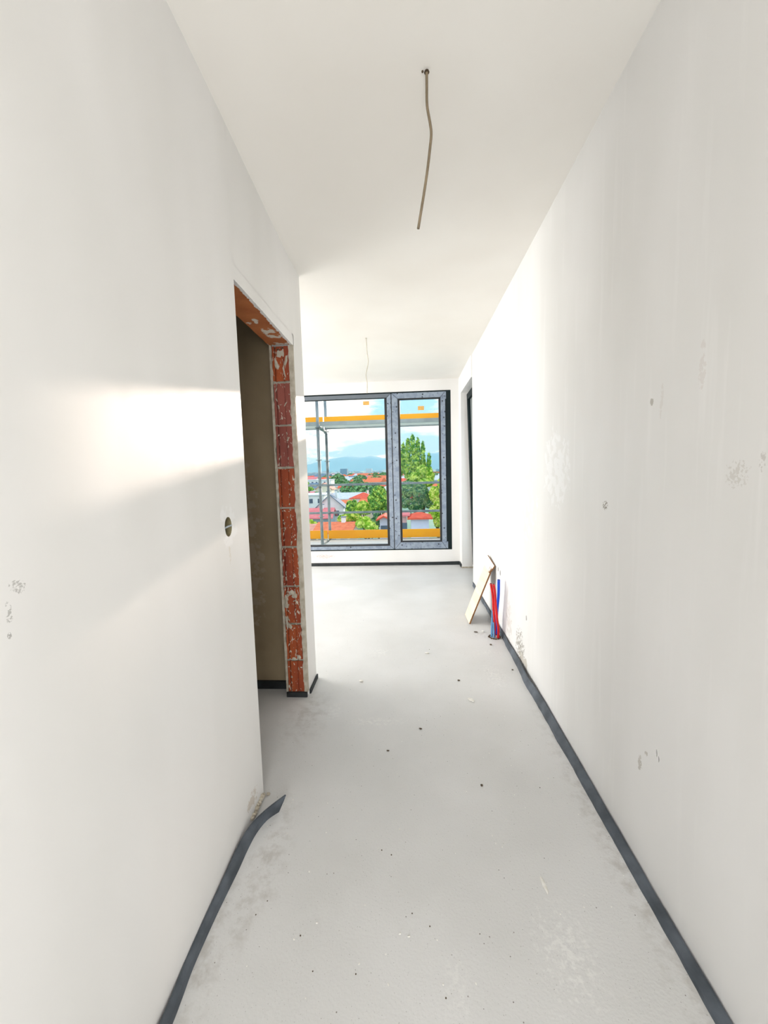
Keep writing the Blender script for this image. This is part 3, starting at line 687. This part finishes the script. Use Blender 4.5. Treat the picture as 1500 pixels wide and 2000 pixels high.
HAZE = 1
if HAZE:
    # haze of the valley air
    hz = bpy.data.materials.new('valley_haze'); hz.use_nodes = True; t = hz.node_tree; t.nodes.clear()
    vs = N(t, 'ShaderNodeVolumeScatter'); vs.inputs['Color'].default_value = (.32, .76, 1, 1); vs.inputs['Density'].default_value = .0002
    ho = N(t, 'ShaderNodeOutputMaterial'); t.links.new(vs.outputs[0], ho.inputs['Volume'])
    bm = bmesh.new(); box(bm, -4500, 4500, 900, 6000, -30, 520)
    o = obj('haze', bm, hz); o['kind'] = 'stuff'; tag(o, 'thin blue haze over the valley between town and mountains', 'haze')

# ---- houses
C_ = {k: mat('facade_'+k, srgb(*a), .85, srgb(*b), scale=.6, detail=4) for k, a, b in (
    ('white', (244, 242, 240), (232, 230, 228)), ('cream', (240, 226, 204), (228, 214, 192)), ('pink', (240, 190, 186), (226, 172, 170)),
    ('lilac', (228, 220, 236), (214, 208, 226)), ('orange', (238, 150, 100), (226, 134, 86)), ('grey', (176, 184, 192), (160, 168, 178)))}
Rf = {k: mat('roof_'+k, srgb(*a), .85, srgb(*b), scale=1.6, detail=6, stretch=(1, 1, 2)) for k, a, b in (
    ('orange', (246, 136, 92), (228, 112, 72)), ('red', (240, 104, 72), (222, 82, 60)), ('rose', (238, 138, 138), (226, 120, 124)), ('pale', (236, 170, 150), (222, 150, 128)), ('slate', (120, 140, 158), (104, 124, 142)), ('silver', (222, 222, 228), (200, 204, 212)))}
m_win = mat('dark_window', srgb(70, 84, 104), .25, srgb(92, 104, 122), scale=.5)
def house(label, pxc, Y, w, d, wall, roof, eave_py, ridge_py, style='gable_x', rot=0, group=None, nwin=(3, 2), chimney=True, name='house'):
    """walls from the ground up to the eaves, overhanging roof, windows and chimney; pxc, eave_py, ridge_py fix bearing and heights"""
    c = at(pxc, eave_py, Y); ze = c.z; zr = at(pxc, ridge_py, Y+d*.5).z; g0 = gz(Y+d/2)-.6; cy = Y+d/2; cx = c.x*(cy/Y)*0+c.x
    root = thing(name, label, 'house', (cx, cy, g0), group); root.rotation_euler.z = rot
    def add(nm, bm, m, par=root):
        bmesh.ops.recalc_face_normals(bm, faces=bm.faces); me = bpy.data.meshes.new(nm); bm.to_mesh(me); bm.free(); me.materials.append(m)
        o = bpy.data.objects.new(nm, me); COL.objects.link(o); o.parent = par; return o
    he = ze-g0; hr = max(zr-g0, he+.3)
    bm = bmesh.new(); box(bm, -w/2, w/2, -d/2, d/2, 0, he)
    if style == 'gable_y':
        a = [bm.verts.new(p) for p in ((-w/2, -d/2, he), (w/2, -d/2, he), (0, -d/2, hr))]; b_ = [bm.verts.new((v.co.x, d/2, v.co.z)) for v in a]
        bm.faces.new(a); bm.faces.new(b_)
    elif style == 'gable_x':
        a = [bm.verts.new(p) for p in ((-w/2, -d/2, he), (-w/2, d/2, he), (-w/2, 0, hr))]; b_ = [bm.verts.new((w/2, v.co.y, v.co.z)) for v in a]
        bm.faces.new(a); bm.faces.new(b_)
    add('facade', bm, C_[wall])
    e = .5; th = .22; bm = bmesh.new()
    def sl(q):
        A = [bm.verts.new(p) for p in q]; B_ = [bm.verts.new((p[0], p[1], p[2]+th)) for p in q]
        bm.faces.new(A[::-1]); bm.faces.new(B_)
        for i in range(len(q)): bm.faces.new((A[i], A[(i+1) % len(q)], B_[(i+1) % len(q)], B_[i]))
    W2, D2 = w/2+e, d/2+e
    if style == 'gable_x':
        dz = (hr-he)*e/(d/2)
        sl(((-W2, -D2, he-dz), (W2, -D2, he-dz), (W2, 0, hr), (-W2, 0, hr))); sl(((-W2, D2, he-dz), (-W2, 0, hr), (W2, 0, hr), (W2, D2, he-dz)))
    elif style == 'gable_y':
        dz = (hr-he)*e/(w/2)
        sl(((-W2, -D2, he-dz), (0, -D2, hr), (0, D2, hr), (-W2, D2, he-dz))); sl(((W2, -D2, he-dz), (W2, D2, he-dz), (0, D2, hr), (0, -D2, hr)))
    elif style == 'hip':
        k = min(w, d)/2*.95; rx = max(w/2-k, .05)
        sl(((-W2, -D2, he), (W2, -D2, he), (rx, 0, hr), (-rx, 0, hr))); sl(((W2, D2, he), (-W2, D2, he), (-rx, 0, hr), (rx, 0, hr)))
        sl(((-W2, D2, he), (-W2, -D2, he), (-rx, 0, hr))); sl(((W2, -D2, he), (W2, D2, he), (rx, 0, hr)))
    else:
        sl(((-W2, -D2, he), (W2, -D2, he), (W2, D2, he+.2), (-W2, D2, he+.2)))
    add('roof', bm, Rf[roof])
    nc, nr = nwin
    for j in range(nr):
        for i in range(nc):
            x = (i+.5)/nc*w-w/2; z = he-1.6-j*2.9
            if z < 1: continue
            bm = bmesh.new(); box(bm, x-.5, x+.5, -d/2-.06, -d/2+.05, z-.65, z+.65); wn = add('window', bm, m_win)
            bm = bmesh.new(); box(bm, x-.62, x+.62, -d/2-.10, -d/2-.02, z-.78, z-.66); add('sill', bm, C_['white'], wn)
    if chimney:
        bm = bmesh.new(); box(bm, w*.2-.3, w*.2+.3, -.3, .3, he, hr+.9); ch = add('chimney', bm, C_['white'])
        bm = bmesh.new(); box(bm, w*.2-.38, w*.2+.38, -.38, .38, hr+.9, hr+1.02); add('chimney_cap', bm, Rf['slate'], ch)
    return root
house('low house with an orange tiled roof just above the lower yellow toe board', 652, 56, 5.0, 6, 'cream', 'orange', 1040, 1022, rot=-.06, nwin=(3, 1))
house('pale pink tiled roof at the far left, just above the lower toe board', 593, 57, 2.0, 6, 'white', 'pale', 1042, 1026, nwin=(2, 1), chimney=False)
house('long low house under a rose red roof at the left', 612, 84, 7.5, 5.5, 'grey', 'rose', 1011, 994, nwin=(4, 2), rot=.02)
house('white gabled house behind the scaffold tubes, facing the window', 642, 91, 6.2, 6.5, 'white', 'slate', 990, 966, 'gable_y', nwin=(2, 3), rot=.1)
house('white two storey house with dark windows at the left edge', 607, 112, 7.4, 9, 'white', 'silver', 968, 962, 'flat', nwin=(3, 3), chimney=False)
house('cream house with a round topped gable between the scaffold tubes', 632, 155, 6.2, 8, 'cream', 'pale', 955, 944, 'gable_y', nwin=(2, 3))
house('bright orange house with orange roof beside the white gabled house', 663, 100, 5.0, 6, 'orange', 'orange', 987, 978, nwin=(2, 2), chimney=False)
house('long house with silver grey roof left of the red roof', 679, 143, 11.5, 9, 'white', 'silver', 974, 963, nwin=(4, 2), rot=-.12, chimney=False)
house('house with a bright red roof in the middle of the left pane', 707, 124, 7.2, 9, 'white', 'red', 974, 963, 'hip', nwin=(3, 2))
house('low house with orange roof stepping down below the red roof', 724, 108, 5.8, 8, 'cream', 'orange', 989, 975, nwin=(3, 1), rot=-.25)
house('long house with red roof under the upper guard rail', 682, 250, 14, 10, 'white', 'red', 953, 946, nwin=(5, 2), chimney=False)
house('wide house with crimson roof left of the window mullion', 730, 235, 13, 10, 'white', 'red', 950, 944.5, nwin=(5, 2), chimney=False)
house('long white flat building at the left edge of the view', 618, 230, 17, 12, 'white', 'silver', 938, 936, 'flat', nwin=(7, 2), chimney=False)
house('house with small salmon roof above the white flat building', 607, 300, 8, 10, 'cream', 'rose', 936, 932, nwin=(3, 2), chimney=False)
# house low at the right pane: white walls, red roof, parapets
house('white house with a red roof seen low through the right pane', 820, 55, 2.5, 4, 'lilac', 'red', 1014, 1002, 'hip', nwin=(0, 0), chimney=False)
house('pink rendered annex beside the white house in the right pane', 788, 55.5, .85, 4, 'pink', 'rose', 1008, 1004, 'flat', nwin=(1, 1), chimney=False)
house('narrow lilac gabled house left of the window mullion', 750, 58, 1.3, 4, 'lilac', 'red', 1014, 1007, 'gable_y', nwin=(1, 2), chimney=False)
gh = 'small houses of the town in the distance'
protos = []
kinds = [('white', 'red'), ('white', 'orange'), ('cream', 'silver'), ('white', 'slate'), ('pink', 'rose')]
def copy_tree(o, parent=None):
    c = o.copy(); COL.objects.link(c)
    if parent: c.parent = parent
    for ch in o.children: copy_tree(ch, c)
    return c
for k, (wa, ro) in enumerate(kinds):
    h = house('small %s walled house with %s roof in the distant town' % (wa, ro), 620+22*k, 330+20*k, 11, 10, wa, ro, 0, 0, 'gable_x' if k != 2 else 'flat', group=gh+', '+ro+' roofs', nwin=(0, 0), chimney=False) if False else None
for k, (wa, ro) in enumerate(kinds):
    Y = 330+k*25; c = at(620+24*k, 950, Y); 
    root = thing('distant_house', 'small %s walled house with %s roof in the distant town' % (wa, ro), 'house', (c.x, Y, gz(Y)-.5), gh+', '+ro+' roofs')
    bm = bmesh.new(); box(bm, -6, 6, -5, 5, 0, 6.5)
    me = bpy.data.meshes.new('facade'); bmesh.ops.recalc_face_normals(bm, faces=bm.faces); bm.to_mesh(me); bm.free(); me.materials.append(C_[wa]); b_ = bpy.data.objects.new('facade', me); COL.objects.link(b_); b_.parent = root
    bm = bmesh.new(); v = [bm.verts.new(p) for p in ((-6.6, -5.6, 6.3), (6.6, -5.6, 6.3), (6.6, 5.6, 6.3), (-6.6, 5.6, 6.3), (-6.6, 0, 9.2), (6.6, 0, 9.2))]
    for f in ((0, 1, 5, 4), (2, 3, 4, 5), (0, 4, 3), (1, 2, 5), (0, 3, 2, 1)): bm.faces.new([v[i] for i in f])
    me = bpy.data.meshes.new('roof'); bmesh.ops.recalc_face_normals(bm, faces=bm.faces); bm.to_mesh(me); bm.free(); me.materials.append(Rf[ro]); b_ = bpy.data.objects.new('roof', me); COL.objects.link(b_); b_.parent = root
    protos.append(root)
taken = [(o.location.x, o.location.y, 9) for o in COL.objects if o.parent is None and o.get('category') == 'house']
def free(x, y, rr):
    if any((x-a)**2+(y-b)**2 < (rr+c_)**2 for a, b, c_ in taken): return False
    taken.append((x, y, rr)); return True
for k in range(260):
    Y = random.choice((random.uniform(160, 420), random.uniform(300, 860))); px = random.uniform(560, 880); c = at(px, 940, Y)
    if Y < 240 and 600 < px < 760: continue
    if not free(c.x, Y, 10): continue
    o = copy_tree(protos[random.choices(range(5), (5, 4, 3, 2, 1))[0]]); o.location = (c.x, Y, gz(Y)-.5); s = random.uniform(.7, 1.25); o.scale = (s*random.uniform(.8, 1.5), s, s*random.uniform(.6, 1)); o.rotation_euler.z = random.uniform(-.6, .6)
# far town: too small to count
bm = bmesh.new()
for k in range(420):
    Y = 900+2800*random.random()**1.3; x = (random.uniform(-.40, .25))*Y; s = random.uniform(8, 26); g0 = gz(Y); h = random.uniform(4, 9)*(1 if random.random() < .98 else 2.4)
    box(bm, x-s/2, x+s/2, Y, Y+s, g0-2, g0+h)
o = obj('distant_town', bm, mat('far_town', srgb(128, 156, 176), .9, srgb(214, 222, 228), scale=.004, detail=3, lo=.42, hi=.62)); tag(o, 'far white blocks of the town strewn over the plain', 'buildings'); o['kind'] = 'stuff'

# ---- trees
def leafm(name, a, b): return mat(name, srgb(*a), .7, srgb(*b), scale=1.6, detail=6, lo=.44, hi=.56, spec=.2)
G = {'bright': leafm('leaves_bright', (128, 184, 48), (232, 246, 120)), 'mid': leafm('leaves_mid', (100, 160, 72), (200, 228, 104)), 'dark': leafm('leaves_dark', (74, 130, 92), (146, 186, 118)),
     'lime': leafm('leaves_lime', (164, 208, 56), (240, 248, 130))}
m_bark = mat('bark', srgb(110, 92, 74), .9, srgb(88, 72, 58), scale=6)
def crown_mesh(blobs, n, leaf):
    """thousands of small leaf-clump quads spread through ellipsoid clumps"""
    vol = np.array([b[3]*b[4]*b[5] for b in blobs])**.67; pick = np.random.choice(len(blobs), n, p=vol/vol.sum())
    B = np.array(blobs)[pick]; d = np.random.normal(size=(n, 3)); d /= np.linalg.norm(d, axis=1)[:, None]
    r = np.random.uniform(.55, 1.03, n)**.6; c = B[:, :3]+d*B[:, 3:6]*r[:, None]
    nrm = d+np.random.normal(size=(n, 3))*.55; nrm /= np.linalg.norm(nrm, axis=1)[:, None]
    a = np.cross(nrm, np.random.normal(size=(n, 3))); a /= np.linalg.norm(a, axis=1)[:, None]; b = np.cross(nrm, a)
    s = (leaf*np.random.uniform(.6, 1.4, n))[:, None]
    V = np.stack([c+a*s, c+b*s*.7, c-a*s, c-b*s*.7], 1).reshape(-1, 3)
    me = bpy.data.meshes.new('crown'); me.vertices.add(4*n); me.vertices.foreach_set('co', V.ravel())
    me.loops.add(4*n); me.loops.foreach_set('vertex_index', np.arange(4*n)); me.polygons.add(n); me.polygons.foreach_set('loop_start', np.arange(0, 4*n, 4)); me.update(); me.validate(); return me
def tree(label, x, Y, blobs, leafk, n, leaf, group=None, name='tree', cat='tree'):
    """blobs in coordinates local to the trunk foot"""
    g0 = gz(Y)-.2; root = thing(name, label, cat, (x, Y, g0), group); zt_ = max(b[2] for b in blobs)
    bm = bmesh.new(); tube(bm, smooth_path([(0, 0, 0), (.1, 0, zt_*.3), (0, .1, zt_*.6), (0, 0, zt_*.9)], 3), [.34*zt_/12*max(.12, 1-i/9.5) for i in range(10)], 8)
    for b in blobs[:8]: tube(bm, [(0, 0, b[2]*.5), (b[0]*.6, b[1]*.6, b[2]*.85), (b[0], b[1], b[2])], [.12, .07, .03], 5)
    me = bpy.data.meshes.new('trunk'); bm.to_mesh(me); bm.free(); me.materials.append(m_bark); o = bpy.data.objects.new('trunk', me); COL.objects.link(o); o.parent = root
    me = crown_mesh(blobs, n, leaf); me.materials.append(G[leafk]); o = bpy.data.objects.new('crown', me); COL.objects.link(o); o.parent = root
    return root
def px_tree(label, Y, spec, leafk, n, leaf, name='tree', cat='tree', px0=None):
    """spec: clumps as (px, py, rx_px, ry_px); each becomes an ellipsoid as deep as it is wide"""
    px0 = px0 or sum(s[0] for s in spec)/len(spec); x0 = at(px0, 940, Y).x; g0 = gz(Y)-.2; B_ = []
    for px, py, rx, ry in spec:
        c = at(px, py, Y); k = Y/F; B_.append((c.x-x0, random.uniform(-.5, .5)*rx*k, c.z-g0, rx*k, rx*k, ry*k))
    return tree(label, x0, Y, B_, leafk, n, leaf, name=name, cat=cat)
px_tree('tall poplar with upright plumes seen through the right pane', 74, [(806, 872, 5, 25), (797, 880, 5, 25), (816, 880, 5, 26), (788, 890, 5, 26), (826, 888, 4.5, 28), (811, 905, 10, 24), (826, 914, 8, 22), (797, 915, 10, 22), (838, 905, 4, 22), (784, 905, 5, 26), (840, 925, 5, 14), (808, 935, 12, 14)], 'mid', 9000, .16)
px_tree('rounded light green tree in front of the poplar', 68, [(825, 922, 14, 13), (838, 930, 12, 12), (812, 932, 12, 10), (832, 942, 16, 9)], 'bright', 4500, .14)
px_tree('dense dark green tree low behind the guard rail in the right pane', 66, [(800, 955, 16, 16), (820, 962, 16, 18), (790, 975, 12, 18), (812, 985, 18, 14), (836, 975, 12, 18)], 'dark', 7000, .14)
px_tree('lime leafed tree at the right edge of the right pane', 64, [(848, 965, 10, 16), (856, 990, 10, 18), (846, 1000, 9, 14), (856, 1018, 10, 12), (862, 945, 8, 12)], 'lime', 4500, .13)
px_tree('large bright tree left of the window mullion', 70, [(740, 962, 14, 14), (752, 975, 14, 16), (735, 985, 14, 14), (755, 995, 12, 14), (726, 975, 8, 10)], 'mid', 5500, .17)
px_tree('round bushy tree in the middle of the left pane', 72, [(709, 988, 12, 10), (716, 995, 12, 10), (702, 998, 10, 9)], 'bright', 3000, .15)
px_tree('upright green tree right of the orange house', 74, [(684, 990, 8, 13), (692, 986, 6, 11), (680, 1000, 6, 9)], 'mid', 2400, .15)
px_tree('leafy walnut tree above the orange roof', 64, [(680, 1010, 12, 9), (668, 1014, 10, 8), (692, 1008, 9, 9), (700, 1016, 10, 8)], 'bright', 3200, .14)
px_tree('lime green bush above the lower toe board in the left pane', 54, [(705, 1024, 12, 9), (722, 1026, 12, 9), (714, 1016, 10, 7), (732, 1032, 8, 7)], 'lime', 3200, .12, 'bush', 'bush')
px_tree('dark fir behind the lime green bush', 68, [(736, 1012, 7, 16), (730, 1022, 8, 12), (745, 1020, 6, 14)], 'dark', 2600, .14)
px_tree('small dark tree beside the cream house', 110, [(654, 973, 5, 6), (652, 979, 6, 6)], 'dark', 1200, .2)
px_tree('pale green bush at the left, before the rose roof', 66, [(607, 1020, 6, 6), (613, 1024, 6, 5)], 'lime', 1200, .14, 'bush', 'bush')
px_tree('small tree at the left edge among the white houses', 150, [(600, 948, 5, 7), (605, 955, 8, 4)], 'mid', 900, .28)
px_tree('dark tree behind the white two storey house', 125, [(618, 968, 5, 8), (622, 976, 5, 7)], 'dark', 1000, .22)
# unseen tree row, added right of the window view to block the low sun
for k, (x, Y, zt_) in enumerate(((12.0, 60, 23.8), (17.0, 61, 23.6), (22.0, 63, 23.2), (9.7, 66, 22))):
    B_ = []
    for j in range(16):
        zz = 2+(zt_-3.6)*j/15; w = 3.2*(1-abs(j/15-.45)*.5); B_.append((random.uniform(-1, 1), random.uniform(-.6, .6), zz, w*.9, w*.7, 1.9))
    tree('tall tree of the unseen row added as a sun screen right of the poplar, %s' % ('nearest to it', 'in its middle', 'farthest from it', 'touching its crown')[(1, 2, 0, 3).index(k) if False else k], x, Y, B_, 'mid', 9000, .32)
# distant trees, one shared crown
gt = 'small trees between the distant houses'
Y = 300; c = at(700, 950, Y)
pr = tree('small tree between the distant houses', c.x, Y, [(0, 0, 5, 4, 4, 4), (2, 0, 3.6, 3, 3, 3), (-2, 1, 4, 3, 3, 3)], 'dark', 500, .8, group=gt)
for k in range(420):
    Y = random.choice((random.uniform(170, 500), random.uniform(250, 870))); px = random.uniform(570, 880); c = at(px, 940, Y)
    if not free(c.x, Y, 8): continue
    o = copy_tree(pr); o.location = (c.x, Y, gz(Y)-.2); s = random.uniform(.7, 1.3); o.scale = (s*1.4, s, s)
